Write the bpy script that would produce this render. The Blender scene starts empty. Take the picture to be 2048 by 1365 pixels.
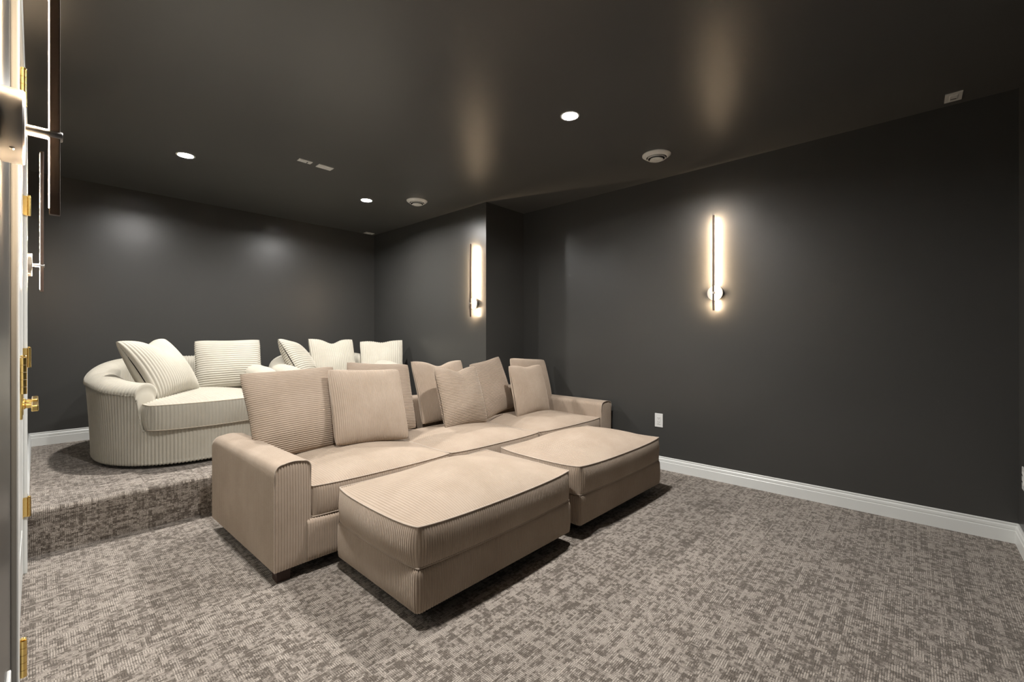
import bpy, math, random
import numpy as np
from mathutils import Vector, Matrix

R = math.radians
S = bpy.context.scene
C = S.collection

# ------------------------------------------------------------------ camera
CAM_H = 1.1041
YAW = 0.8281          # heading, measured from +Y towards +X
FPX = 874.74          # focal length in pixels of a 2048 px wide frame
cam_d = bpy.data.cameras.new('camera')
cam = bpy.data.objects.new('camera', cam_d); C.objects.link(cam)
cam.location = (0, 0, CAM_H)
cam.rotation_euler = (R(90), 0, -YAW)
cam_d.sensor_width = 36.0
cam_d.sensor_fit = 'HORIZONTAL'
cam_d.lens = 36.0 * FPX / 2048.0
cam_d.shift_y = -(682.5 - 675.73) / 2048.0
cam_d.clip_start = 0.005
S.camera = cam

# ------------------------------------------------------------------ world, exposure
w = bpy.data.worlds.new('world'); S.world = w
w.use_nodes = True
w.node_tree.nodes['Background'].inputs[0].default_value = (0.02, 0.02, 0.02, 1)
w.node_tree.nodes['Background'].inputs[1].default_value = 0.2
S.view_settings.view_transform = 'Standard'
S.view_settings.look = 'None'
S.view_settings.gamma = 1.0
S.view_settings.use_curve_mapping = False
S.view_settings.exposure = 1.32
DOWN_E = 1040.0        # emission of the downlight lenses
SCON_E = 290.0         # emission of the sconce strips

# ------------------------------------------------------------------ room dimensions (metres)
H = 2.44
XL, XR = -0.038, 3.558
YF, YW = -0.416, 5.20
XB, YB = 2.996, 3.097      # chase (bump-out) beside the riser
STEP_Y, STEP_Z = 3.265, 0.232

# ------------------------------------------------------------------ node helpers
def mat(name):
    m = bpy.data.materials.new(name); m.use_nodes = True
    nt = m.node_tree
    b = nt.nodes['Principled BSDF']
    return m, nt, b

def N(nt, typ, **kw):
    n = nt.nodes.new(typ)
    for k, v in kw.items():
        if k in n.inputs: n.inputs[k].default_value = v
        else: setattr(n, k, v)
    return n

def L(nt, a, b): nt.links.new(a, b)

def mth(nt, op, a, b=None, c=None):
    n = nt.nodes.new('ShaderNodeMath'); n.operation = op
    for i, v in enumerate((a, b, c)):
        if v is None: continue
        if isinstance(v, (int, float)): n.inputs[i].default_value = v
        else: nt.links.new(v, n.inputs[i])
    return n.outputs[0]

def mixc(nt, fac, a, b, typ='MIX'):
    n = nt.nodes.new('ShaderNodeMix'); n.data_type = 'RGBA'; n.blend_type = typ
    for sock, v in ((n.inputs['Factor'], fac), (n.inputs['A'], a), (n.inputs['B'], b)):
        pass
    fa, ia, ib = n.inputs[0], n.inputs[6], n.inputs[7]
    for sock, v in ((fa, fac), (ia, a), (ib, b)):
        if isinstance(v, (int, float)): sock.default_value = v
        elif isinstance(v, tuple): sock.default_value = (*v, 1) if len(v) == 3 else v
        else: nt.links.new(v, sock)
    return n.outputs[2]

def paint(name, col, rough, bump=0.15, scale=260, spec=0.5):
    m, nt, b = mat(name)
    tc = N(nt, 'ShaderNodeTexCoord')
    no = N(nt, 'ShaderNodeTexNoise'); no.inputs['Scale'].default_value = scale; no.inputs['Detail'].default_value = 2
    L(nt, tc.outputs['Object'], no.inputs['Vector'])
    lo = N(nt, 'ShaderNodeTexNoise'); lo.inputs['Scale'].default_value = 1.7; lo.inputs['Detail'].default_value = 3
    L(nt, tc.outputs['Object'], lo.inputs['Vector'])
    c = mixc(nt, lo.outputs[0], tuple(x * 0.94 for x in col), tuple(x * 1.06 for x in col))
    L(nt, c, b.inputs['Base Color'])
    b.inputs['Roughness'].default_value = rough
    b.inputs['Specular IOR Level'].default_value = spec
    if bump:
        bp = N(nt, 'ShaderNodeBump'); bp.inputs['Strength'].default_value = bump; bp.inputs['Distance'].default_value = 0.0012
        L(nt, no.outputs[0], bp.inputs['Height']); L(nt, bp.outputs[0], b.inputs['Normal'])
    return m

def metal(name, col, rough, aniso_scale=None):
    m, nt, b = mat(name)
    tc = N(nt, 'ShaderNodeTexCoord')
    no = N(nt, 'ShaderNodeTexNoise'); no.inputs['Scale'].default_value = 60; no.inputs['Detail'].default_value = 4
    L(nt, tc.outputs['Object'], no.inputs['Vector'])
    r = mth(nt, 'MULTIPLY_ADD', no.outputs[0], 0.12, rough - 0.06)
    L(nt, r, b.inputs['Roughness'])
    b.inputs['Base Color'].default_value = (*col, 1)
    b.inputs['Metallic'].default_value = 1
    return m

def emit(name, col, e):
    m, nt, b = mat(name)
    b.inputs['Base Color'].default_value = (*col, 1)
    b.inputs['Emission Color'].default_value = (*col, 1)
    b.inputs['Emission Strength'].default_value = e
    return m

def plush(name, col, col2, nap=0.5, sheen=0.35, tint=(1, .95, .9)):
    """corduroy / velvet pile: soft colour drift from the nap, fuzz, sheen"""
    m, nt, b = mat(name)
    tc = N(nt, 'ShaderNodeTexCoord')
    lo = N(nt, 'ShaderNodeTexNoise'); lo.inputs['Scale'].default_value = 5.5; lo.inputs['Detail'].default_value = 4; lo.inputs['Roughness'].default_value = 0.6
    L(nt, tc.outputs['Object'], lo.inputs['Vector'])
    hi = N(nt, 'ShaderNodeTexNoise'); hi.inputs['Scale'].default_value = 420; hi.inputs['Detail'].default_value = 3
    L(nt, tc.outputs['Object'], hi.inputs['Vector'])
    rp = N(nt, 'ShaderNodeValToRGB'); rp.color_ramp.elements[0].position = 0.5 - nap / 2 + .1; rp.color_ramp.elements[1].position = 0.5 + nap / 2 - .1
    L(nt, lo.outputs[0], rp.inputs[0])
    c = mixc(nt, rp.outputs[0], col2, col)
    c2 = mixc(nt, mth(nt, 'MULTIPLY', hi.outputs[0], 0.35), c, tuple(x * .62 for x in col))
    L(nt, c2, b.inputs['Base Color'])
    b.inputs['Roughness'].default_value = 0.88
    b.inputs['Specular IOR Level'].default_value = 0.2
    b.inputs['Sheen Weight'].default_value = sheen
    b.inputs['Sheen Roughness'].default_value = 0.38
    b.inputs['Sheen Tint'].default_value = (*tint, 1)
    bp = N(nt, 'ShaderNodeBump'); bp.inputs['Strength'].default_value = 0.35; bp.inputs['Distance'].default_value = 0.0015
    L(nt, hi.outputs[0], bp.inputs['Height']); L(nt, bp.outputs[0], b.inputs['Normal'])
    return m

def carpet_mat():
    m, nt, b = mat('woven_carpet')
    tc = N(nt, 'ShaderNodeTexCoord')
    sp = N(nt, 'ShaderNodeSeparateXYZ'); L(nt, tc.outputs['Object'], sp.inputs[0])
    x = sp.outputs[0]
    y = mth(nt, 'SUBTRACT', sp.outputs[1], sp.outputs[2])       # the carpet wraps down the step
    # slightly wavering yarn rows
    wob = N(nt, 'ShaderNodeTexNoise'); wob.inputs['Scale'].default_value = 16; wob.inputs['Detail'].default_value = 2
    L(nt, tc.outputs['Object'], wob.inputs['Vector'])
    wv = mth(nt, 'MULTIPLY_ADD', wob.outputs[0], 0.0030, -0.0015)
    y = mth(nt, 'ADD', y, wv); x = mth(nt, 'ADD', x, wv)
    def cell(cx, cy, off=0.0, stag=0.0):
        iy = mth(nt, 'FLOOR', mth(nt, 'DIVIDE', y, cy))
        xo = mth(nt, 'MULTIPLY_ADD', iy, stag * cx, x)
        ix = mth(nt, 'FLOOR', mth(nt, 'DIVIDE', xo, cx))
        cb = N(nt, 'ShaderNodeCombineXYZ'); L(nt, ix, cb.inputs[0]); L(nt, iy, cb.inputs[1]); cb.inputs[2].default_value = off
        wn = N(nt, 'ShaderNodeTexWhiteNoise'); wn.noise_dimensions = '3D'; L(nt, cb.outputs[0], wn.inputs['Vector'])
        return wn.outputs['Value']
    big = cell(0.034, 0.0280, 1.3, 0.5)
    mid = cell(0.0170, 0.0140, 4.1, 0.0)
    sml = cell(0.0085, 0.0070, 7.7, 0.0)
    col_ = cell(0.0085, 0.20, 5.5, 0.7)
    kind = cell(0.0255, 0.021, 9.2, 0.0)
    lin = cell(0.30, 0.0070, 2.2, 0.7)
    lo = N(nt, 'ShaderNodeTexNoise'); lo.inputs['Scale'].default_value = 3.2; lo.inputs['Detail'].default_value = 3
    L(nt, tc.outputs['Object'], lo.inputs['Vector'])
    v = mth(nt, 'MULTIPLY', big, 0.24)
    v = mth(nt, 'MULTIPLY_ADD', mid, 0.34, v)
    v = mth(nt, 'MULTIPLY_ADD', sml, 0.30, v)
    v = mth(nt, 'MULTIPLY_ADD', lin, 0.22, v)
    v = mth(nt, 'MULTIPLY_ADD', col_, 0.16, v)
    v = mth(nt, 'MULTIPLY_ADD', lo.outputs[0], 0.16, v)         # 0..1.46
    lite = N(nt, 'ShaderNodeMapRange'); lite.inputs['From Min'].default_value = 0.52; lite.inputs['From Max'].default_value = 0.86
    L(nt, v, lite.inputs['Value'])
    # loop rows: fine grooves along X everywhere, along Y in some blocks
    gy = mth(nt, 'ABSOLUTE', mth(nt, 'SINE', mth(nt, 'MULTIPLY', y, math.pi / 0.0070)))
    gx = mth(nt, 'ABSOLUTE', mth(nt, 'SINE', mth(nt, 'MULTIPLY', x, math.pi / 0.0068)))
    ksel = mth(nt, 'GREATER_THAN', kind, 0.5)
    g = N(nt, 'ShaderNodeMix'); g.data_type = 'FLOAT'; L(nt, ksel, g.inputs[0]); L(nt, gy, g.inputs[2]); L(nt, gx, g.inputs[3])
    groove = mth(nt, 'POWER', g.outputs[0], 0.55)
    tuft = N(nt, 'ShaderNodeTexNoise'); tuft.inputs['Scale'].default_value = 330; tuft.inputs['Detail'].default_value = 3; tuft.inputs['Roughness'].default_value = .7
    L(nt, tc.outputs['Object'], tuft.inputs['Vector'])
    tf = N(nt, 'ShaderNodeMapRange'); tf.inputs['From Min'].default_value = 0.36; tf.inputs['From Max'].default_value = 0.64
    L(nt, tuft.outputs[0], tf.inputs['Value'])
    dark = mixc(nt, tf.outputs[0], (0.068, 0.056, 0.046), (0.260, 0.216, 0.178))
    light = mixc(nt, tf.outputs[0], (0.220, 0.184, 0.154), (0.720, 0.640, 0.560))
    c = mixc(nt, lite.outputs[0], dark, light)
    c = mixc(nt, mth(nt, 'MULTIPLY', mth(nt, 'SUBTRACT', 1.0, groove), 0.95), c, (0.030, 0.023, 0.018))
    L(nt, c, b.inputs['Base Color'])
    b.inputs['Roughness'].default_value = 0.95
    b.inputs['Specular IOR Level'].default_value = 0.1
    b.inputs['Sheen Weight'].default_value = 0.15
    hgt = mth(nt, 'ADD', mth(nt, 'MULTIPLY', groove, 0.6), mth(nt, 'ADD', mth(nt, 'MULTIPLY', tf.outputs[0], 0.5), mth(nt, 'MULTIPLY', lite.outputs[0], 0.5)))
    bp = N(nt, 'ShaderNodeBump'); bp.inputs['Strength'].default_value = 0.7; bp.inputs['Distance'].default_value = 0.003
    L(nt, hgt, bp.inputs['Height']); L(nt, bp.outputs[0], b.inputs['Normal'])
    return m

M = {}
M['wall'] = paint('charcoal_wall_paint', (0.0520, 0.0512, 0.0482), 0.31, 0.25, 300, 0.36)
M['ceil'] = paint('charcoal_ceiling_paint', (0.0860, 0.0850, 0.0820), 0.34, 0.20, 300, 0.5)
M['trim'] = paint('white_trim_paint', (0.72, 0.73, 0.71), 0.32, 0.0)
M['door'] = paint('white_door_paint', (0.70, 0.71, 0.69), 0.35, 0.04, 120)
M['plate'] = paint('white_plastic', (0.70, 0.70, 0.68), 0.35, 0.0)
M['dark'] = paint('dark_slot', (0.015, 0.015, 0.015), 0.6, 0.0)
M['carpet'] = carpet_mat()
M['beige'] = plush('beige_corduroy', (0.425, 0.340, 0.268), (0.370, 0.290, 0.222), 0.5, 1.0, (.95, .84, .72))
M['cream'] = plush('cream_corduroy', (0.480, 0.452, 0.385), (0.435, 0.404, 0.338), 0.5, 0.8, (1, .95, .84))
M['beige_seam'] = plush('beige_welt', (0.46, 0.385, 0.315), (0.42, 0.345, 0.28), 0.5, 0.2)
M['cream_seam'] = plush('cream_welt', (0.62, 0.55, 0.45), (0.56, 0.50, 0.40), 0.5, 0.2)
M['under'] = paint('black_dust_cover', (0.012, 0.011, 0.010), 0.9, 0.0)
M['leg'] = paint('espresso_wood', (0.035, 0.012, 0.006), 0.4, 0.05, 60)
M['brass'] = metal('polished_brass', (0.83, 0.60, 0.22), 0.22)
M['bar'] = metal('bronze_bar', (0.13, 0.10, 0.085), 0.5)
M['nickel'] = metal('brushed_nickel', (0.46, 0.45, 0.44), 0.36)
M['lens'] = emit('downlight_lens', (1.0, 0.975, 0.94), DOWN_E)
M['strip'] = emit('led_strip', (1.0, 0.74, 0.48), SCON_E)

# ------------------------------------------------------------------ mesh helpers
def tag(o, label=None, cat=None, group=None, kind=None):
    if label: o['label'] = label
    if cat: o['category'] = cat
    if group: o['group'] = group
    if kind: o['kind'] = kind
    return o

def link(name, me, m, parent=None, loc=None):
    o = bpy.data.objects.new(name, me); C.objects.link(o)
    if m is not None and len(me.materials) == 0: me.materials.append(m)
    if parent is not None: o.parent = parent
    if loc is not None: o.location = loc
    return o

def empty(name, loc=(0, 0, 0), rz=0.0):
    o = bpy.data.objects.new(name, None); C.objects.link(o)
    o.empty_display_size = 0.1
    o.location = loc; o.rotation_euler = (0, 0, rz)
    return o

def raw_mesh(name, V, F, smooth=True):
    """V (n,3) array, F (m,4) int array of quads"""
    me = bpy.data.meshes.new(name)
    V = np.asarray(V, dtype=np.float32); F = np.asarray(F, dtype=np.int32)
    me.vertices.add(len(V)); me.vertices.foreach_set('co', V.ravel())
    me.loops.add(F.size); me.loops.foreach_set('vertex_index', F.ravel())
    me.polygons.add(len(F))
    me.polygons.foreach_set('loop_start', np.arange(len(F), dtype=np.int32) * F.shape[1])
    me.polygons.foreach_set('loop_total', np.full(len(F), F.shape[1], dtype=np.int32))
    me.polygons.foreach_set('use_smooth', np.full(len(F), smooth))
    me.update(calc_edges=True); me.validate()
    return me

class Patches:
    def __init__(s): s.V = []; s.F = []; s.n = 0
    def add(s, P, wrap=False, flip=False):
        n, m = P.shape[:2]
        idx = np.arange(n * m).reshape(n, m) + s.n
        if wrap: idx = np.concatenate([idx, idx[:1]], 0)
        q = np.stack([idx[:-1, :-1], idx[1:, :-1], idx[1:, 1:], idx[:-1, 1:]], -1).reshape(-1, 4)
        if flip: q = q[:, ::-1]
        s.V.append(P.reshape(-1, 3)); s.F.append(q); s.n += n * m
    def mesh(s, name, smooth=True):
        return raw_mesh(name, np.concatenate(s.V), np.concatenate(s.F), smooth)

def normals(P, wrap=False):
    if wrap: du = np.roll(P, -1, 0) - np.roll(P, 1, 0)
    else: du = np.gradient(P, axis=0)
    dv = np.gradient(P, axis=1)
    n = np.cross(du, dv)
    return n / (np.linalg.norm(n, axis=-1, keepdims=True) + 1e-9)

def ribs(P, Rc, pitch, amp, wrap=False, sign=1, soft=None):
    """push the surface in along grooves spaced by pitch along the coordinate Rc"""
    n = normals(P, wrap) * sign
    d = amp * (np.abs(np.sin(np.pi * Rc / pitch)) ** 0.62 - 1.0)
    if soft is not None: d = d * soft
    return P + n * d[..., None]

def cosspace(n):
    t = np.linspace(0, 1, n)
    return 0.5 * t + 0.5 * (0.5 - 0.5 * np.cos(np.pi * t))

def wob(P, seed, amp, f=4.0):
    rs = np.random.RandomState(seed)
    o = np.zeros(P.shape[:2])
    for i in range(5):
        k = rs.randn(3) * f; o += np.sin(P @ k + rs.rand() * 6.28)
    return o * amp / 2.2

def tube_mesh(name, path, r, n=8, closed=False):
    P = np.asarray(path, float); m = len(P)
    if closed: T = np.roll(P, -1, 0) - np.roll(P, 1, 0)
    else: T = np.gradient(P, axis=0)
    T /= np.linalg.norm(T, axis=1, keepdims=True) + 1e-9
    up = np.array([0, 0, 1.0])
    if abs(T[:, 2]).mean() > .9: up = np.array([1.0, 0, 0])
    A = np.cross(T, up); A /= np.linalg.norm(A, axis=1, keepdims=True) + 1e-9
    B = np.cross(T, A)
    an = np.linspace(0, 2 * np.pi, n, endpoint=False)
    G = P[:, None, :] + r * (np.cos(an)[None, :, None] * A[:, None, :] + np.sin(an)[None, :, None] * B[:, None, :])
    G = np.concatenate([G, G[:, :1]], 1)
    pt = Patches(); pt.add(G, wrap=closed)
    if not closed:
        for k in (0, -1):
            ring = G[k]; ce = np.repeat(P[k][None, :], len(ring), 0)
            pt.add(np.stack([ring, ce], 0), flip=(k == -1))
    return pt.mesh(name)

def box_data(x0, x1, y0, y1, z0, z1, bev=0.0):
    import bmesh
    bm = bmesh.new()
    bmesh.ops.create_cube(bm, size=1)
    for v in bm.verts:
        v.co = Vector((x0 + (v.co.x + .5) * (x1 - x0), y0 + (v.co.y + .5) * (y1 - y0), z0 + (v.co.z + .5) * (z1 - z0)))
    if bev > 0:
        bmesh.ops.bevel(bm, geom=bm.edges[:], offset=bev, segments=2, affect='EDGES', profile=.6)
    return bm

def bm_mesh(name, bms, smooth=False):
    import bmesh
    me = bpy.data.meshes.new(name)
    if not isinstance(bms, (list, tuple)): bms = [bms]
    tot = bmesh.new()
    for b in bms:
        t = bpy.data.meshes.new('t'); b.to_mesh(t); b.free(); tot.from_mesh(t); bpy.data.meshes.remove(t)
    bmesh.ops.recalc_face_normals(tot, faces=tot.faces[:])
    for f in tot.faces: f.smooth = smooth
    tot.to_mesh(me); tot.free()
    return me

def box(name, x0, x1, y0, y1, z0, z1, m, parent=None, bev=0.0):
    """origin in the middle of the box"""
    cx, cy, cz = (x0 + x1) / 2, (y0 + y1) / 2, (z0 + z1) / 2
    me = bm_mesh(name, box_data(x0 - cx, x1 - cx, y0 - cy, y1 - cy, z0 - cz, z1 - cz, bev))
    return link(name, me, m, parent, (cx, cy, cz))

def wbox(name, x0, x1, y0, y1, z0, z1, m, parent=None):
    """origin at the world origin, so that object-space textures run through"""
    return link(name, bm_mesh(name, box_data(x0, x1, y0, y1, z0, z1)), m, parent)

def lathe(name, prof, m, parent=None, loc=(0, 0, 0), n=48, rot=None, smooth=True):
    """prof: list of (r, z)"""
    an = np.linspace(0, 2 * np.pi, n, endpoint=False)
    pr = np.array(prof, float)
    G = np.stack([np.cos(an)[:, None] * pr[None, :, 0], np.sin(an)[:, None] * pr[None, :, 0], np.repeat(pr[None, :, 1], n, 0)], -1)
    pt = Patches(); pt.add(G, wrap=True)
    me = pt.mesh(name, smooth)
    if smooth:
        try: me.set_sharp_from_angle(angle=R(35))
        except Exception: pass
    o = link(name, me, m, parent, loc)
    if rot: o.rotation_euler = rot
    return o

def extrude_profile(name, prof, p0, p1, m, nrm, parent=None):
    """prof: (out, up) pairs swept from p0 to p1; out is along nrm"""
    p0, p1, nrm = Vector(p0), Vector(p1), Vector(nrm)
    pr = list(prof) + [prof[0]]
    A = np.array([[list(p + nrm * o + Vector((0, 0, 1)) * u) for (o, u) in pr] for p in (p0, p1)])
    pt = Patches(); pt.add(A)
    import bmesh
    bm = bmesh.new()
    for row in A:
        bm.faces.new([bm.verts.new(v) for v in row[:-1]])
    me0 = pt.mesh('t', False); bm.from_mesh(me0); bpy.data.meshes.remove(me0)
    bmesh.ops.remove_doubles(bm, verts=bm.verts[:], dist=1e-6)
    return link(name, bm_mesh(name, bm), m, parent)

# ------------------------------------------------------------------ the room
T = 0.12
tag(wbox('floor', XL - T, XR + T, YF - T, YW + T, -0.10, 0.0, M['carpet']), 'patterned taupe and beige woven carpet on the lower floor', kind='structure')
LIGHTS = [(2.176, 1.524), (0.743, 3.928), (2.176, 3.919), (0.743, 1.524)]
def ceiling():
    import bmesh
    bm = bmesh.new()
    x0, x1, y0, y1 = XL - T, XR + T, YF - T, YW + T
    loops = [[(x0, y0), (x1, y0), (x1, y1), (x0, y1)]]
    for lx, ly in LIGHTS:                                        # round cut-outs for the recessed cans
        loops.append([(lx + .049 * math.cos(2 * math.pi * k / 40), ly + .049 * math.sin(2 * math.pi * k / 40)) for k in range(40)])
    ed = []
    for lp in loops:
        vs = [bm.verts.new((x, y, H)) for x, y in lp]
        ed += [bm.edges.new((vs[i], vs[(i + 1) % len(vs)])) for i in range(len(vs))]
    bmesh.ops.triangle_fill(bm, use_beauty=True, use_dissolve=False, edges=ed, normal=(0, 0, -1))
    vs = [bm.verts.new((x, y, H + .10)) for x, y in loops[0]]
    bm.faces.new(vs)
    me = bpy.data.meshes.new('ceiling'); bm.to_mesh(me); bm.free()
    return link('ceiling', me, M['ceil'])
tag(ceiling(), 'dark charcoal painted ceiling with satin sheen', kind='structure')
tag(wbox('wall_right', XR, XR + T, YF - T, YW + T, 0, H, M['wall']), 'long dark charcoal wall on the right', kind='structure')
tag(wbox('wall_back', XL - T, XR, YW, YW + T, 0, H, M['wall']), 'dark charcoal back wall behind the cream cuddle chairs', kind='structure')
tag(wbox('wall_front', XL - T, XR, YF - T, YF, 0, H, M['wall']), 'dark charcoal wall at the front of the room', kind='structure')
tag(wbox('wall_chase', XB, XR, YB, YW, 0, H, M['wall']), 'charcoal boxed-out wall section beside the raised seating', kind='structure')
DN, DF, DH = 1.615, 3.050, 2.035        # door opening near, far, height
CW = 0.085                               # casing width
import bmesh as _b
tag(link('wall_left', bm_mesh('wall_left', [box_data(XL - T, XL, YF, DN - .02, 0, H), box_data(XL - T, XL, DF + .02, YW, 0, H),
    box_data(XL - T, XL, DN - .02, DF + .02, DH + .02, H)]), M['wall']), 'charcoal wall on the left with white double doors', kind='structure')

# raised platform with a rounded carpeted nosing
def step():
    ys, zs = [], []
    r = 0.022
    pr = [(STEP_Y, 0.0), (STEP_Y, 0.05), (STEP_Y, 0.12), (STEP_Y, STEP_Z - r - .012), (STEP_Y - .004, STEP_Z - r - .004)]
    for a in np.linspace(0, 90, 9):
        pr.append((STEP_Y - .004 + r - r * math.cos(R(a)), STEP_Z - r + r * math.sin(R(a))))
    pr += [(STEP_Y + .3, STEP_Z), (YW, STEP_Z)]
    xs = np.linspace(XL, XR, 3)
    G = np.array([[(x, y, z) for (y, z) in pr] for x in xs])
    pt = Patches(); pt.add(G, flip=True)
    me = pt.mesh('step_platform'); me.set_sharp_from_angle(angle=R(50))
    return link('step_platform', me, M['carpet'])
tag(step(), 'raised carpeted platform step for the back row', 'step', kind='structure')

# baseboards
BP = [(0, 0), (.015, 0), (.015, .066), (.0125, .069), (.0125, .073), (.0135, .075), (.0125, .088), (.009, .093), (.007, .0945), (.007, .098), (.009, .099), (.009, .104), (.004, .107), (0, .107)]
def base(name, label, segs, nrm):
    o = None
    for p0, p1, n in segs:
        b = extrude_profile(name, BP, p0, p1, M['trim'], n)
        if o is None: o = b
        else:
            b.data.transform(Matrix.Identity(4)); bmj = _b.new(); bmj.from_mesh(o.data); bmj.from_mesh(b.data)
            bmj.to_mesh(o.data); bmj.free(); bpy.data.objects.remove(b)
    tag(o, label, kind='structure'); return o
base('baseboard_right', 'white baseboard along the right wall', [((XR, YF, 0), (XR, YB, 0), (-1, 0, 0))], None)
base('baseboard_front', 'white baseboard along the front wall', [((XL, YF, 0), (XR, YF, 0), (0, 1, 0))], None)
base('baseboard_back', 'white baseboard along the back wall on the raised platform', [((XL, YW, STEP_Z), (XB, YW, STEP_Z), (0, -1, 0))], None)
base('baseboard_chase', 'white baseboard around the boxed-out wall section', [((XB, YB, 0), (XR, YB, 0), (0, -1, 0)), ((XB, STEP_Y, STEP_Z), (XB, YW, STEP_Z), (-1, 0, 0))], None)
base('baseboard_left', 'white baseboard along the left wall', [((XL, YF, 0), (XL, DN - CW - .03, 0), (1, 0, 0)), ((XL, STEP_Y, STEP_Z), (XL, YW, STEP_Z), (1, 0, 0))], None)

# ------------------------------------------------------------------ double doors in the left wall
CT = 0.0120                                # casing thickness
trim = empty('trim_1', (XL, (DN + DF) / 2, 0)); tag(trim, 'white casing around the double doors', kind='structure')
def cas(name, y0, y1, z0, z1, x0=XL, x1=XL + CT, bev=.003):
    o = box(name, x0, x1, y0, y1, z0, z1, M['trim'], None, bev); o.parent = trim
    o.matrix_parent_inverse = Matrix.Translation(Vector((-XL, -(DN + DF) / 2, 0))); return o
cas('casing_side', DN - CW - .03, DN - .006, 0, DH + .006); cas('casing_side', DF + .006, DF + CW, 0, DH + .006)
cas('casing_head', DN - CW - .03, DF + CW, DH + .006, DH + CW + .006)
cas('jamb_side', DN - .02, DN, 0, DH, XL - T, XL); cas('jamb_side', DF, DF + .02, 0, DH, XL - T, XL); cas('jamb_head', DN - .02, DF + .02, DH, DH + .02, XL - T, XL)
DX = XL - 0.002                            # room face of the leaves
YM = (DN + DF) / 2
door = empty('door_1', (XL, YM, 0)); tag(door, 'white panelled double doors with brass hinges and levers', kind='structure')
def leaf(y0, y1, hinge_y, hs):
    Lf = box('door_leaf', DX - .035, DX - .006, y0, y1, .012, DH - .004, M['door'], None)
    Lf.parent = door; Lf.matrix_parent_inverse = Matrix.Translation(Vector((-XL, -YM, 0)))
    ox, oy, oz = Lf.location
    def sub(name, x0, x1, a0, a1, z0, z1, m, bev=0):
        return box(name, x0 - ox, x1 - ox, a0 - oy, a1 - oy, z0 - oz, z1 - oz, m, Lf, bev)
    st = .105
    sub('stile', DX - .006, DX, y0, y0 + st, .012, DH - .004, M['door'], .0015); sub('stile', DX - .006, DX, y1 - st, y1, .012, DH - .004, M['door'], .0015)
    for z0, z1 in ((.012, .24), (.86, 1.02), (DH - .13, DH - .004)):
        sub('rail', DX - .006, DX, y0 + st, y1 - st, z0, z1, M['door'], .0015)
    for z0, z1 in ((.24, .86), (1.02, DH - .13)):
        sub('raised_panel', DX - .006, DX - .001, y0 + st + .03, y1 - st - .03, z0 + .03, z1 - .03, M['door'], .004)
    for z in (.313, 1.01, 1.72):
        s = hs
        hg = sub('hinge', DX, DX + .0016, min(hinge_y, hinge_y + s * .03), max(hinge_y, hinge_y + s * .03), z - .045, z + .045, M['brass'])
        # barrel in knuckles
        hx, hy, hz = hg.location
        for k in range(5):
            a = z - .045 + k * .018
            lathe('knuckle', [(0, 0), (.0065, 0), (.0065, .0172), (0, .0172)], M['brass'], Lf, (DX + .0195 - ox, hinge_y - s * .001 - oy, a - oz), 14)
        lathe('hinge_pin', [(0, 0), (.005, .001), (.006, .004), (.003, .006), (0, .006)], M['brass'], Lf, (DX + .0195 - ox, hinge_y - oy, z + .045 - oz), 12)
        sub('hinge_plate', DX, DX + .019, hinge_y - .0016, hinge_y + .0016, z - .045, z + .045, M['brass'])
    ly = y1 - .06 if hs > 0 else y0 + .06
    d = -1 if hs > 0 else 1
    lz = .868
    hd = sub('handle_rose', DX, DX + .010, ly - .028, ly + .028, lz - .045, lz + .045, M['brass'], .002)
    def sub2(name, x0, x1, a0, a1, z0, z1, bev):
        hx, hy, hz = hd.location
        return box(name, x0 - ox - hx, x1 - ox - hx, a0 - oy - hy, a1 - oy - hy, z0 - oz - hz, z1 - oz - hz, M['brass'], None, bev)
    lathe('handle_neck', [(0, 0), (.013, 0), (.013, .004), (.0095, .007), (.0095, .032), (0, .032)], M['brass'], Lf, (DX + .010 - ox, ly - oy, lz - oz), 20, (0, R(90), 0))
    sub('lever', DX + .030, DX + .047, min(ly - d * .012, ly + d * .115), max(ly - d * .012, ly + d * .115), lz - .010, lz + .010, M['brass'], .003)
    return Lf
leaf(DN + .003, YM - .002, DN + .002, 1)
leaf(YM + .002, DF - .003, DF - .002, -1)

# ------------------------------------------------------------------ outlets and plates
def plate(name, label, cat, loc, rot, kind='outlet', group=None, w=.070, h=.115):
    """built in local x (width) / z (height), facing -y"""
    t = empty(name, loc); t.rotation_euler = rot; tag(t, label, cat, group)
    box('cover_plate', -w / 2, w / 2, -.006, 0, -h / 2, h / 2, M['plate'], t, .0022)
    if kind == 'outlet':
        ins = box('receptacle', -.0165, .0165, -.0085, -.005, -.033, .033, M['plate'], t, .0015)
        for zc in (-.018, .016):
            for xs, hh in ((-.006, .008), (.006, .0065)):
                o = box('slot', xs - .0011, xs + .0011, -.0015, .0006, zc, zc + hh, M['dark'], ins); o.location.y = -.0019
            lathe('ground_hole', [(0, 0), (.0022, 0), (.0022, .001), (0, .001)], M['dark'], ins, (0, -.0012, zc - .006), 12, (R(90), 0, 0))
    elif kind == 'port':
        box('insert', -.0165, .0165, -.0085, -.005, -.033, .033, M['plate'], t, .0015)
        box('port_slot', -.012, .012, -.0092, -.008, .012, .020, M['dark'], t)
    else:
        box('insert', -.0165, .0165, -.0075, -.005, -.033, .033, M['plate'], t, .0015)
    return t
plate('wall_outlet', 'white outlet on the right wall behind the far ottoman', 'outlet', (XR, 1.582, .407), (0, 0, R(-90)))
plate('wall_outlet', 'white outlet low on the left wall before the doors', 'outlet', (XL, 1.26, .400), (0, 0, R(90)))
plate('wall_outlet', 'white outlet on the front wall at the right edge', 'outlet', (3.395, YF, .385), (0, 0, R(180)))
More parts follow.
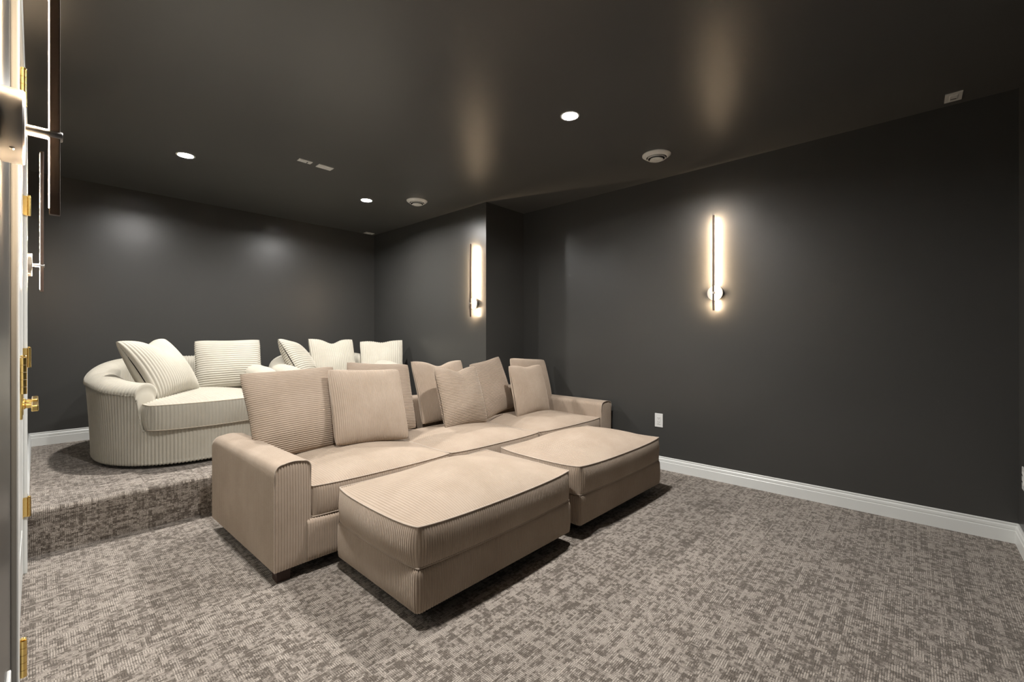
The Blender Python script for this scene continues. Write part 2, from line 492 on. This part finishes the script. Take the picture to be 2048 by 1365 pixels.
# plates in the ceiling: face down
def cplate(name, label, x, y, rz, kind, w=.070, h=.115):
    t = plate(name, label, 'ceiling plate', (x, y, H), (0, 0, 0), kind, 'white plates in the ceiling', w, h)
    t.rotation_euler = (R(90), 0, rz); return t
cplate('ceiling_plate', 'white ceiling plate left of its neighbour, nearer the doors', 1.376, 3.386, R(90), 'port', .052, .098)
cplate('ceiling_plate', 'wider blank white ceiling plate between the left downlight and round vent', 1.530, 3.392, R(90), 'blank')
cplate('ceiling_plate', 'small white ceiling plate in the far back corner', 2.882, 5.125, R(90), 'port')
cplate('ceiling_plate', 'white ceiling plate with dark port above the right wall', 3.436, -.163, R(90), 'port')

# ------------------------------------------------------------------ downlights
def downlight(x, y, label):
    t = empty('downlight', (x, y, H)); tag(t, label, 'downlight', 'recessed downlights')
    lathe('trim_ring', [(.0462, -.0015), (.0485, -.0030), (.0540, -.0032), (.0575, -.002), (.058, 0), (.0470, 0)], M['plate'], t)
    lathe('baffle', [(.0462, -.0015), (.0455, .004), (.0440, .0095), (.0438, .0105)], M['plate'], t)
    lathe('lens', [(0, .0090), (.0442, .0090)], M['lens'], t)
downlight(2.176, 1.524, 'round recessed downlight over the sofa, largest in view')
downlight(0.743, 3.928, 'round recessed downlight above the left cuddle chair')
downlight(2.176, 3.919, 'round recessed downlight in front of the back corner, beside the small round vent')
downlight(0.743, 1.524, 'round recessed downlight above the door side, at the top edge')

# ------------------------------------------------------------------ round vents
def vent(x, y, label):
    t = empty('ceiling_vent', (x, y, H)); tag(t, label, 'vent', 'round ceiling vents')
    lathe('outer_ring', [(.0700, -.010), (.070, 0), (.100, 0), (.100, -.005), (.094, -.010), (.079, -.021), (.073, -.0235), (.0702, -.022), (.0700, -.010)], M['plate'], t)
    lathe('throat_shade', [(0, -.004), (.0695, -.004), (.0695, -.0215)], M['dark'], t)  # near-black lining paints the shade in the gap inside the outer ring
    lathe('middle_ring', [(.0560, -.016), (.0600, -.016), (.0645, -.0285), (.0640, -.0310), (.0610, -.0315), (.0585, -.0295), (.0560, -.016)], M['plate'], t)
    lathe('inner_gap_shade', [(0, -.0165), (.0558, -.0165), (.0580, -.0285)], M['dark'], t)  # dark disc and sidewall stand in for shade behind the centre disc
    lathe('centre_disc', [(0, -.0420), (.026, -.0420), (.030, -.0400), (.034, -.0415), (.044, -.0400), (.0475, -.0370), (.0440, -.0300), (0, -.0250)], M['plate'], t)
vent(3.067, 1.383, 'round white ceiling vent close to the right wall')
vent(2.518, 3.570, 'round white ceiling vent between a downlight and the boxed-out wall')

# ------------------------------------------------------------------ sconces
def sconce(x, y, sgn, label, dz=0.0, off=.060):
    """sgn: +1 when the room is on the +x side of the wall"""
    zc = 1.447 + dz
    t = empty('wall_sconce', (x, y, zc)); tag(t, label, 'wall lamp', 'linear wall sconces')
    rot = (0, R(90) * sgn, 0)
    lathe('backplate', [(0, 0), (.0575, 0), (.0585, .002), (.0585, .024), (.0565, .0265), (0, .0265)], M['nickel'], t, (0, 0, 0), 56, rot)
    lathe('set_screw', [(0, 0), (.003, 0), (.003, .003), (0, .003)], M['nickel'], t, (sgn * .013, -.0585 * .6, -.0585 * .8), 10, (R(53), 0, 0))
    lathe('stem', [(0, .026), (.0085, .026), (.0085, off + .008), (.0075, off + .0095), (0, off + .0095)], M['nickel'], t, (0, 0, 0), 20, rot)
    z0, z1 = -.135, .592
    b = empty('bar', (sgn * off, 0, 0)); bpy.data.objects.remove(b)
    ch = box('light_bar', sgn * off - .0065, sgn * off + .0065, -.0065, .0065, z0, z1, M['bar'], t, .0015)
    st = box('led_strip', -.0005, .0005, -.0048, .0048, -(z1 - z0) / 2 + .012, (z1 - z0) / 2 - .012, M['strip'], ch)
    st.location = (-sgn * .0068, 0, 0)
    return t
sconce(XR, 1.125, -1, 'slim linear wall sconce glowing on the right wall')
sconce(XB, 3.260, -1, 'slim linear wall sconce on the boxed-out wall near the corner')
sconce(XL, 1.075, 1, 'slim linear wall sconce nearest the camera on the left wall')
sconce(XL, 3.330, 1, 'slim linear wall sconce beyond the doors on the left wall', .03)

# ------------------------------------------------------------------ upholstery builders
def cushion(name, w, d, h, crown, pitch, amp, m, mseam, parent, loc, bx=.012, by=.012, sb=.010, seed=0, front=0.0, cp=2.6, spr=5, droop=.0, roll=0.0, ck=.012):
    """boxed cushion: seamed top with ribs running front to back, ribbed boxing"""
    nr = max(4, round(w / pitch)); nd = max(4, round(d / pitch))
    a = np.linspace(-1, 1, nr * spr + 1)[:, None]; b = (cosspace(44) * 2 - 1)[None, :]
    rs = np.random.RandomState(seed)
    def plan(a, b):
        x = a * w / 2 * (1 + bx * 2 / w * (1 - b * b))
        y = b * d / 2 * (1 + by * 2 / d * (1 - a * a))
        y = y - front * (1 - a * a) * np.clip(-b, 0, 1)
        k_ = 1 - ck * (a * a * b * b) ** 4
        x = x * k_; y = y * k_
        return x, y
    def edgez(a, b):
        return h + droop * (np.abs(a) ** 4) * (np.abs(b) ** 4) - droop * .5
    x, y = plan(a, b); x = x + 0 * b; y = y + 0 * a
    cr = ((1 - np.abs(a) ** cp) * (1 - np.abs(b) ** cp)) ** 0.92
    fr = np.clip(-b, 0, 1) ** 2 * (1 - np.abs(b) ** 6)
    z = edgez(a, b) + crown * cr + roll * fr * (1 - np.abs(a) ** 4)
    P = np.stack([x, y, z + 0 * x], -1)
    P[..., 2] += wob(P, seed, .0045, 7) * cr
    pt = Patches()
    Rr = (a + 1) / 2 * nr * pitch + 0 * b
    pt.add(ribs(P, Rr, pitch, amp, sign=1))
    # boxing
    t = np.linspace(0, 1, 13)
    def side(aa, bb, nrm, rc, flip):
        x, y = plan(aa, bb); zt = edgez(aa, bb)
        k = t[None, :]
        ln = np.linalg.norm(np.array([x[-1] - x[0], y[-1] - y[0]])); uu = np.linspace(0, 1, len(x))
        ed = (np.clip(np.minimum(uu, 1 - uu) * ln / .030, 0, 1) ** .6)[:, None]
        bul = sb * np.sin(np.pi * k) ** .7 * ed
        w_ = 1 + 0 * k
        X = x[:, None] * w_ + nrm[0] * bul; Y = y[:, None] * w_ + nrm[1] * bul; Z = zt[:, None] * k
        Q = np.stack([X, Y, Z], -1)
        n = np.array([nrm[0], nrm[1], 0.0])
        dd = amp * (np.abs(np.sin(np.pi * rc / pitch)) ** .62 - 1)
        Q = Q + n[None, None, :] * dd[:, None, None] * ed[..., None] * np.sin(np.pi * np.clip(k, .04, .96))[..., None] ** .25
        pt.add(Q, flip=flip)
    av = a[:, 0]; bv = np.linspace(-1, 1, nd * spr + 1)
    ra = (av + 1) / 2 * nr * pitch; rb = (bv + 1) / 2 * nd * pitch
    side(av, np.full_like(av, -1), (0, -1), ra, False)
    side(av, np.full_like(av, 1), (0, 1), ra, True)
    side(np.full_like(bv, -1), bv, (-1, 0), rb, True)
    side(np.full_like(bv, 1), bv, (1, 0), rb, False)
    # underside
    aa = np.linspace(-1, 1, 9)[:, None]; b2 = np.linspace(-1, 1, 9)[None, :]
    x, y = plan(aa, b2); pt.add(np.stack([x + 0 * b2, y + 0 * aa, 0 * (x + y)], -1), flip=True)
    me = pt.mesh(name)
    o = link(name, me, m, parent, loc)
    # welts
    tt = np.linspace(-1, 1, 60)
    per = np.concatenate([np.stack([tt, -np.ones(60)], 1), np.stack([np.ones(60), tt], 1)[1:], np.stack([tt[::-1], np.ones(60)], 1)[1:], np.stack([-np.ones(60), tt[::-1]], 1)[1:-1]])
    for zz in (1, 0):
        px, py = plan(per[:, 0], per[:, 1]); pz = edgez(per[:, 0], per[:, 1]) * zz + (.0 if zz else .004)
        link('welt', tube_mesh('welt', np.stack([px, py, pz], 1), .0032, 6, True), mseam, o)
    return o

def rrect(w, d, r, n_arc=8, step=.0022):
    """rounded rectangle outline, uniform arc length samples, centred; returns pts, outward normals, arc length"""
    pts = []
    for cx, cy, a0 in ((w / 2 - r, -d / 2 + r, -90), (w / 2 - r, d / 2 - r, 0), (-w / 2 + r, d / 2 - r, 90), (-w / 2 + r, -d / 2 + r, 180)):
        for k in range(n_arc + 1):
            a = R(a0 + 90 * k / n_arc); pts.append((cx + r * math.cos(a), cy + r * math.sin(a)))
    return resample(np.array(pts), step)

def resample(pts, nstep, closed=True):
    p = np.vstack([pts, pts[:1]]) if closed else pts
    s = np.concatenate([[0], np.cumsum(np.linalg.norm(np.diff(p, axis=0), axis=1))])
    n = nstep if isinstance(nstep, int) else int(round(s[-1] / nstep))
    q = np.linspace(0, s[-1], n, endpoint=not closed)
    o = np.stack([np.interp(q, s, p[:, 0]), np.interp(q, s, p[:, 1])], 1)
    if closed: t = np.roll(o, -1, 0) - np.roll(o, 1, 0)
    else: t = np.gradient(o, axis=0)
    t /= np.linalg.norm(t, axis=1, keepdims=True)
    return o, np.stack([t[:, 1], -t[:, 0]], 1), q, s[-1]

def ribbed_box(name, w, d, z0, z1, r, pitch, amp, m, parent, loc, spr=5, bulge=.004):
    per = 2 * (w + d) - (8 - 2 * math.pi) * r
    nr = round(per / pitch)
    pts, nr_, s, Ltot = rrect(w, d, r)
    o, nn, q, Lt = resample(pts, nr * spr)
    rc = q / Lt * nr
    zs = [z0, z0 + .004] + list(np.linspace(z0 + .02, z1 - .02, 9)) + [z1 - .008, z1 - .002, z1]
    ins = [.010, .002] + [0] * 9 + [.003, .010, .022]
    P = []
    for z, i in zip(zs, ins):
        k = (z - z0) / (z1 - z0)
        off = -i + bulge * math.sin(math.pi * k)
        P.append(np.concatenate([o + nn * off, np.full((len(o), 1), z)], 1))
    P = np.stack(P, 1)
    d_ = amp * (np.abs(np.sin(np.pi * rc)) ** .62 - 1)
    P[..., :2] += nn[:, None, :] * d_[:, None, None]
    pt = Patches(); pt.add(P, wrap=True)
    # closing caps
    for k, fl in ((-1, False), (0, True)):
        ring = P[:, k]; ce = ring * np.array([.0, .0, 1.0]); pt.add(np.stack([ring, ce], 1), wrap=True, flip=fl)
    return link(name, pt.mesh(name), m, parent, loc)

def pillow(name, label, pos, yaw, lean, roll, w, h, t, pitch, amp, m, along='x', chop=0.0, group=None, seed=0, conc=.05, bend=0.0, pin=0.0):
    """scatter cushion; along='x': ribs upright (spaced along x); 'z': ribs lie across"""
    pt = Patches(); spr = 5
    nrib = round((w if along == 'x' else h) / pitch)
    if along == 'x':
        a = np.linspace(-1, 1, nrib * spr + 1)[:, None]; b = (cosspace(52) * 2 - 1)[None, :]
    else:
        a = (cosspace(52) * 2 - 1)[:, None]; b = np.linspace(-1, 1, nrib * spr + 1)[None, :]
    rs = np.random.RandomState(seed)
    for sgn in (-1, 1):
        x = a * w / 2 * (1 - conc * (1 - b * b) * a * a) + 0 * b
        z = b * h / 2 * (1 - conc * (1 - a * a) * b * b) + 0 * a
        rc_ = 1 - .045 * (a * a * b * b) ** 3
        x = x * rc_; z = z * rc_
        x = x * (1 - pin * (1 - b) / 2)
        y = sgn * t / 2 * ((1 - a * a + .001) * (1 - b * b + .001)) ** 0.46
        # slump: fuller low down
        y = y * (1 + .12 * (-b))
        up = np.clip((b + .1) / 1.1, 0, 1) ** 1.5
        cx = .12 * rs.randn() * 0
        z = z - chop * np.exp(-((a - cx) / .33) ** 2) * up
        y = y * (1 - .5 * min(1, chop / .06) * np.exp(-((a) / .28) ** 2) * up)
        y = y + bend * (a * a + b * b - 1)
        P = np.stack([x, y, z], -1)
        P[..., 1] += sgn * wob(P, seed + 3 * (sgn + 1), .004, 9) * ((1 - a * a) * (1 - b * b)) ** .5
        P[..., 2] += wob(P * np.array([1, 0, 1.]), seed + 17, .004, 6)
        P[..., 0] += wob(P * np.array([1, 0, 1.]), seed + 29, .004, 6)
        Rc = ((a + 1) / 2 * nrib + 0 * b) if along == 'x' else ((b + 1) / 2 * nrib + 0 * a)
        P = ribs(P, Rc, 1.0, amp, sign=-sgn * -1 if False else (1 if sgn < 0 else -1))
        pt.add(P, flip=(sgn > 0))
    me = pt.mesh(name)
    o = link(name, me, m, None, pos)
    o.rotation_mode = 'QUATERNION'
    q = Matrix.Rotation(yaw, 3, 'Z') @ Matrix.Rotation(-lean, 3, 'X') @ Matrix.Rotation(roll, 3, 'Y')
    o.rotation_quaternion = q.to_quaternion()
    tag(o, label, 'pillow', group)
    return o

BP_, BA = .0118, .0042      # beige rib pitch, depth
CP_, CA = .0210, .0068      # cream rib pitch, depth

# ------------------------------------------------------------------ ottomans
def ottoman(x0, x1, y0, y1, rz, label, seed):
    w, d = x1 - x0, y1 - y0
    t = empty('ottoman', ((x0 + x1) / 2, (y0 + y1) / 2, 0), rz); tag(t, label, 'ottoman', 'matching beige ottomans')
    ribbed_box('base', w, d, .058, .228, .022, BP_, BA, M['beige'], t, (0, 0, 0))
    link('dust_cover', bm_mesh('dust_cover', box_data(-w / 2 + .015, w / 2 - .015, -d / 2 + .015, d / 2 - .015, .052, .060)), M['under'], t)
    cushion('seat_cushion', w - .012, d - .012, .158, .088, BP_, BA, M['beige'], M['beige_seam'], t, (0, 0, .226), .014, .016, .014, seed, 0, 2.0, droop=.008)
    for sx in (-1, 1):
        for sy in (-1, 1):
            box('leg', sx * (w / 2 - .11) - .03, sx * (w / 2 - .11) + .03, sy * (d / 2 - .11) - .03, sy * (d / 2 - .11) + .03, 0, .056, M['leg'], t, .003)
ottoman(.968, 1.955, 1.362, 2.024, R(-.6), 'beige corduroy ottoman in front of the left half of the sofa', 3)
ottoman(2.035, 3.040, 1.345, 1.980, R(-1.0), 'beige corduroy ottoman nearer the right wall', 8)

# ------------------------------------------------------------------ sofa
SW, SD, AW, AH, BH = 2.79, .95, .158, .535, .640
SROT = R(-1.5)
sofa = empty('sofa', (.715, 2.076, 0), SROT)
tag(sofa, 'long beige corduroy sofa with three seat cushions and low arms', 'sofa')

def prof_round(w, z0, z1, r, n=9):
    """open profile up one side, over a rounded top, down the other: (x, z)"""
    p = [(0, z) for z in np.linspace(z0, z1 - r, 8)]
    p += [(r - r * math.cos(R(a)), z1 - r + r * math.sin(R(a))) for a in np.linspace(0, 90, n)[1:]]
    p += [(x, z1 + .006 * math.sin(math.pi * (x - r) / (w - 2 * r))) for x in np.linspace(r, w - r, 8)[1:-1]]
    p += [(w - r + r * math.sin(R(a)), z1 - r + r * math.cos(R(a))) for a in np.linspace(0, 90, n)]
    p += [(w, z) for z in np.linspace(z1 - r, z0, 8)[1:]]
    return np.array(p)

def arm(x, yaw, label=None):
    t = empty('arm', (x, 0, 0), yaw); t.parent = sofa
    pr = prof_round(AW, .058, AH, .034)
    nr = round((SD - .02) / BP_); ys = np.linspace(0.004, SD - .016, nr * 5 + 1)
    G = np.stack([np.repeat(pr[:, 0][:, None], len(ys), 1), np.repeat(ys[None, :], len(pr), 0), np.repeat(pr[:, 1][:, None], len(ys), 1)], -1)
    # the back top corner is rounded down
    k = np.clip((G[..., 1] - (SD - .09)) / .075, 0, 1)
    top = np.clip((G[..., 2] - .25) / (AH - .25), 0, 1)
    G[..., 2] -= top * .040 * (1 - np.sqrt(np.clip(1 - k * k, 0, 1)))
    Rc = np.repeat(((ys - ys[0]) / (ys[-1] - ys[0]) * nr)[None, :], len(pr), 0)
    G = ribs(G, Rc, 1.0, BA * .55, sign=-1)
    pt = Patches(); pt.add(G, flip=True)
    # back closing
    ring = G[:, -1]; ce = np.stack([np.full(len(ring), AW / 2), ring[:, 1], np.full(len(ring), .2)], 1)
    pt.add(np.stack([ring, ce], 1), flip=True)
    o = link('arm_cover', pt.mesh('arm_cover'), M['beige'], t)
    # front panel with upright ribs
    nr2 = round(AW / BP_); a = np.linspace(0, 1, nr2 * 5 + 1)
    rr = .034
    topz = np.where(a * AW < rr, AH - rr + np.sqrt(np.clip(rr ** 2 - (rr - a * AW) ** 2, 0, None)),
            np.where(a * AW > AW - rr, AH - rr + np.sqrt(np.clip(rr ** 2 - (a * AW - AW + rr) ** 2, 0, None)), AH))
    b = np.linspace(0, 1, 24)
    Z = .058 + (topz[:, None] - .058) * b[None, :]
    X = np.repeat((a * AW)[:, None], 24, 1)
    Y = .004 - .008 * (np.sin(np.pi * np.clip(a, .0, 1))[:, None] ** .5) * (np.sin(np.pi * np.clip(b, 0, 1))[None, :] ** .4)
    P = np.stack([X, Y, Z], -1); Rc = np.repeat((a * nr2)[:, None], 24, 1)
    dd = BA * (np.abs(np.sin(np.pi * Rc)) ** .62 - 1); P[..., 1] -= dd * .9
    pt = Patches(); pt.add(P)
    link('arm_front', pt.mesh('arm_front'), M['beige'], t)
    link('welt', tube_mesh('welt', np.stack([pr[:, 0], np.full(len(pr), .002), pr[:, 1]], 1), .003, 6), M['beige_seam'], t)
    return t

ARM_L_YAW = R(2.6)
def sub_arm(x, yaw):
    # arms are parts of the sofa: fold the helper transform into the meshes
    t = arm(x, yaw)
    m = Matrix.Translation(Vector((x, 0, 0))) @ Matrix.Rotation(yaw, 4, 'Z')
    body = None
    ch = list(t.children)
    for c in ch: c.data.transform(m)
    for c in ch:
        if c.name.startswith('arm_cover'): body = c
    body.name = 'armrest'; body.parent = sofa
    for c in ch:
        if c is not body: c.parent = body
    bpy.data.objects.remove(t)
sub_arm(0, ARM_L_YAW)
sub_arm(SW - AW, 0)

# front rail below the seat and carcass
def front_rail():
    x0, x1 = AW - .02, SW - AW + .02
    nr = round((x1 - x0) / BP_); xs = np.linspace(x0, x1, nr * 5 + 1)
    zs = np.array([.058, .062] + list(np.linspace(.08, .235, 8)) + [.248, .255, .257])
    yo = np.array([.012, .002] + [-.004] * 8 + [.0, .010, .03])
    P = np.stack([np.repeat(xs[:, None], len(zs), 1), np.repeat(yo[None, :], len(xs), 0), np.repeat(zs[None, :], len(xs), 0)], -1)
    Rc = np.repeat(((xs - x0) / (x1 - x0) * nr)[:, None], len(zs), 1)
    P = ribs(P, Rc, 1.0, BA, sign=1)
    pt = Patches(); pt.add(P)
    return link('front_rail', pt.mesh('front_rail'), M['beige'], sofa)
front_rail()
link('carcass', bm_mesh('carcass', box_data(AW - .02, SW - AW + .02, .02, SD - .10, .054, .252)), M['under'], sofa)

def sofa_back():
    x0, x1 = AW + .012, SW - AW - .004
    nr = round((x1 - x0) / BP_); xs = np.linspace(x0, x1, nr * 4 + 1)
    pr = prof_round(.115, .058, BH, .045)          # (depth, z)
    G = np.stack([np.repeat(xs[None, :], len(pr), 0), np.repeat(pr[:, 0][:, None], len(xs), 1) + SD - .130, np.repeat(pr[:, 1][:, None], len(xs), 1)], -1)
    Rc = np.repeat(((xs - x0) / (x1 - x0) * nr)[None, :], len(pr), 0)
    G = ribs(G, Rc, 1.0, BA * .8, sign=1)
    pt = Patches(); pt.add(G)
    for k, fl in ((0, True), (-1, False)):
        ring = G[:, k]; ce = np.stack([ring[:, 0], np.full(len(ring), SD - .07), np.full(len(ring), .3)], 1)
        pt.add(np.stack([ring, ce], 1), flip=fl)
    return link('backrest', pt.mesh('backrest'), M['beige'], sofa)
sofa_back()
CWD = (SW - 2 * AW) / 3
for k in range(3):
    cx = AW + CWD * (k + .5)
    cushion('seat_cushion', CWD - .012, 0.765, .146, .058, BP_, BA, M['beige'], M['beige_seam'], sofa, (cx, .3920, .256), .004, .012, .010, 20 + k, 0.0, 1.9, droop=.004, roll=.026)
for lx in (.045, SW / 2, SW - .045):
    for ly in (.06, SD - .09):
        box('leg', lx - .03, lx + .03, ly - .03, ly + .03, 0, .058, M['leg'], sofa, .003)

# ------------------------------------------------------------------ cuddle chairs on the platform
def make_cuddler(loc, rz, label):
    t = empty('cuddle_chair', loc, rz); tag(t, label, 'armchair', 'cream cuddle chairs on the platform')
    a0, b0, ex = .575, .635, 2.25
    th = np.linspace(0, 2 * np.pi, 2000, endpoint=False)        # from the back (+y), turning clockwise
    c_, s_ = np.cos(th), np.sin(th)
    px = np.sign(s_) * np.abs(s_) ** (2 / ex) * a0; py = np.sign(c_) * np.abs(c_) ** (2 / ex) * b0
    pts = np.stack([px, py], 1)[::-1]                            # counter-clockwise
    per = np.sum(np.linalg.norm(pts - np.roll(pts, 1, 0), axis=1)); nr = round(per / CP_)
    o, nn, q, Lt = resample(pts, nr * 6)
    rc = q / Lt * nr
    ang = np.abs(np.arctan2(o[:, 0], o[:, 1]))                   # 0 back .. pi front
    dg = np.degrees(ang)
    def sm(x, a, b):
        k = np.clip((x - a) / (b - a), 0, 1); return k * k * (3 - 2 * k)
    Hh = .705 - .090 * sm(dg, 25, 95) - .055 * sm(dg, 95, 137)
    drop = sm(dg, 138.5, 143.5)
    Hh = Hh * (1 - drop) + .262 * drop
    wd = .150 + .035 * sm(dg, 40, 100)
    wd = wd * (1 - drop) + .05 * drop
    rh = .075 * (1 - drop) + .012 * drop                         # height of the rolled rim
    fl = .026 * (1 - sm(dg, 115, 140))
    ov = 1 - sm(dg, 112, 136)
    rows = []
    zb = .022
    rows.append((o - nn * .03, np.full(len(o), zb)))
    rows.append((o - nn * .006, np.full(len(o), zb + .001)))
    rows.append((o, np.full(len(o), zb + .012)))
    for k in np.linspace(.06, 1, 12):
        rows.append((o + nn * (fl * k ** 1.5)[:, None], zb + (Hh - rh - zb) * k))
    rows.append((o + nn * (fl * (1 - .28 * ov))[:, None], Hh - rh + .006))   # tucked seam under the roll
    for a in np.linspace(-10, 180, 15):
        ca, sa = math.cos(R(a)), math.sin(R(a))
        off = fl + .010 * ov - (wd + .01) * (1 - ca) / 2
        rows.append((o + nn * off[:, None], Hh - rh + rh * (sa if a > 0 else sa * .4) + .004))
    zl = np.minimum(.30, Hh - rh)
    for k in np.linspace(.15, 1, 5):
        rows.append((o + nn * (fl - wd + .02 * 0)[:, None], (Hh - rh) * (1 - k) + zl * k))
    P = np.stack([np.concatenate([xy, z[:, None]], 1) for xy, z in rows], 1)
    Rc = np.repeat(rc[:, None], P.shape[1], 1)
    P = ribs(P, Rc, 1.0, CA, wrap=True, sign=1)
    pt = Patches(); pt.add(P, wrap=True)
    sh = link('shell', pt.mesh('shell'), M['cream'], t)
    # seam welt under the rolled rim, from arm to arm
    k = 16
    sel = np.where(dg < 122)[0]
    ring = np.concatenate([o + nn * (fl * .80)[:, None], (Hh - rh + .004)[:, None]], 1)
    start = np.where(np.diff(sel) > 1)[0]
    sel = np.concatenate([sel[start[0] + 1:], sel[:start[0] + 1]]) if len(start) else sel
    link('rim_seam', tube_mesh('rim_seam', ring[sel][::4], .004, 6), M['cream_seam'], sh)
    # deck under the cushion and plinth
    deck = o * .80
    G = np.stack([np.concatenate([deck * f, np.full((len(o), 1), .245)], 1) for f in (1.0, .5, .001)], 1)[::6]
    pt = Patches(); pt.add(G, wrap=True); link('deck', pt.mesh('deck'), M['cream_seam'], t)
    pl = o[::8] * .86
    G = np.stack([np.concatenate([pl * f, np.full((len(pl), 1), z)], 1) for f, z in ((1, 0), (1, .03), (.001, .03))], 1)
    pt = Patches(); pt.add(G, wrap=True); link('plinth', pt.mesh('plinth'), M['under'], t)
    cushion('seat_cushion', .735, 1.02, .168, .032, CP_, CA, M['cream'], M['cream_seam'], t, (0, -.075, .258), .010, .004, .014, 40, .070, 2.1, 6, droop=-.004, roll=.012, ck=.045)
    return t
cud1 = make_cuddler((.838, 4.262, STEP_Z), R(2), 'round cream corduroy cuddle chair on the platform nearer the doors')
def copy_tree(src, loc, rz, label):
    r = src.copy(); C.objects.link(r); r.location = loc; r.rotation_euler = (0, 0, rz); r['label'] = label
    for ch in list(src.children):
        c = ch.copy(); C.objects.link(c); c.parent = r
        for g in list(ch.children):
            d = g.copy(); C.objects.link(d); d.parent = c
    return r
copy_tree(cud1, (2.085, 4.300, STEP_Z), R(-3), 'round cream corduroy cuddle chair in the back corner, half hidden by the sofa')

# ------------------------------------------------------------------ pillows
G1, G2 = 'beige pillows along the sofa', 'cream pillows on the cuddle chairs'
b, c_ = M['beige'], M['cream']
pillow('throw_pillow', 'wide beige pillow leaning behind the left arm of the sofa', (1.055, 2.730, .668), R(0), R(18), R(-2), .560, .520, .17, BP_, BA, b, 'z', 0, G1, 1, .04, pin=.10)
pillow('throw_pillow', 'square beige pillow with upright ribs in front on the left seat', (1.462, 2.600, .668), R(-3.3), R(22), R(3), .505, .500, .15, BP_, BA, b, 'x', 0, G1, 2, .04)
pillow('throw_pillow', 'beige pillow with level ribs peeking out behind the square one', (1.680, 2.800, .684), R(-1.4), R(20), R(4.8), .505, .510, .13, BP_, BA, b, 'z', 0, G1, 3, .04)
pillow('throw_pillow', 'slumped beige pillow with a creased left side at the middle of the sofa', (2.216, 2.790, .680), R(-3.6), R(20), R(0), .505, .515, .12, BP_, BA, b, 'x', .035, G1, 4, .07)
pillow('throw_pillow', 'beige pillow with level ribs in front on the middle seat', (2.235, 2.585, .650), R(6.5), R(17), R(1.5), .480, .475, .15, BP_, BA, b, 'z', .030, G1, 5, .05)
pillow('throw_pillow', 'beige pillow with a raised right corner behind the middle seat pillow', (2.695, 2.705, .674), R(12), R(16), R(-6), .500, .500, .13, BP_, BA, b, 'z', 0, G1, 6, .06)
pillow('throw_pillow', 'beige pillow at the back against the right arm of the sofa', (3.205, 2.690, .673), R(-4), R(17), R(4), .480, .480, .15, BP_, BA, b, 'x', 0, G1, 7, .03)
pillow('throw_pillow', 'smooth-looking beige pillow in front on the right seat', (2.965, 2.510, .642), R(1.2), R(14.4), R(1.4), .465, .455, .15, BP_, BA, b, 'x', .015, G1, 8, .05)
pillow('throw_pillow', 'cream pillow slumped over the left arm of the first cuddle chair', (.640, 4.190, .876), R(50), R(31), R(-2), .540, .510, .24, CP_, CA, c_, 'x', .035, G2, 11, .07)
pillow('throw_pillow', 'square cream pillow with level ribs on the first cuddle chair', (1.165, 4.500, .868), R(-15), R(26), R(-1.5), .510, .480, .17, CP_, CA, c_, 'z', .0, G2, 12, .05)
pillow('throw_pillow', 'cream pillow tipped on the left arm of the corner cuddle chair', (1.770, 4.500, .872), R(54), R(31), R(8), .490, .470, .21, CP_, CA, c_, 'z', .0, G2, 13, .06)
pillow('throw_pillow', 'cream pillow with a dented top in the middle of the corner chair', (2.180, 4.630, .862), R(-5), R(20), R(1.5), .500, .490, .15, CP_, CA, c_, 'x', .045, G2, 14, .06)
pillow('throw_pillow', 'cream pillow leaning on the right arm of the corner cuddle chair', (2.640, 4.420, .866), R(-36), R(28), R(-3), .490, .480, .18, CP_, CA, c_, 'x', .02, G2, 15, .07)
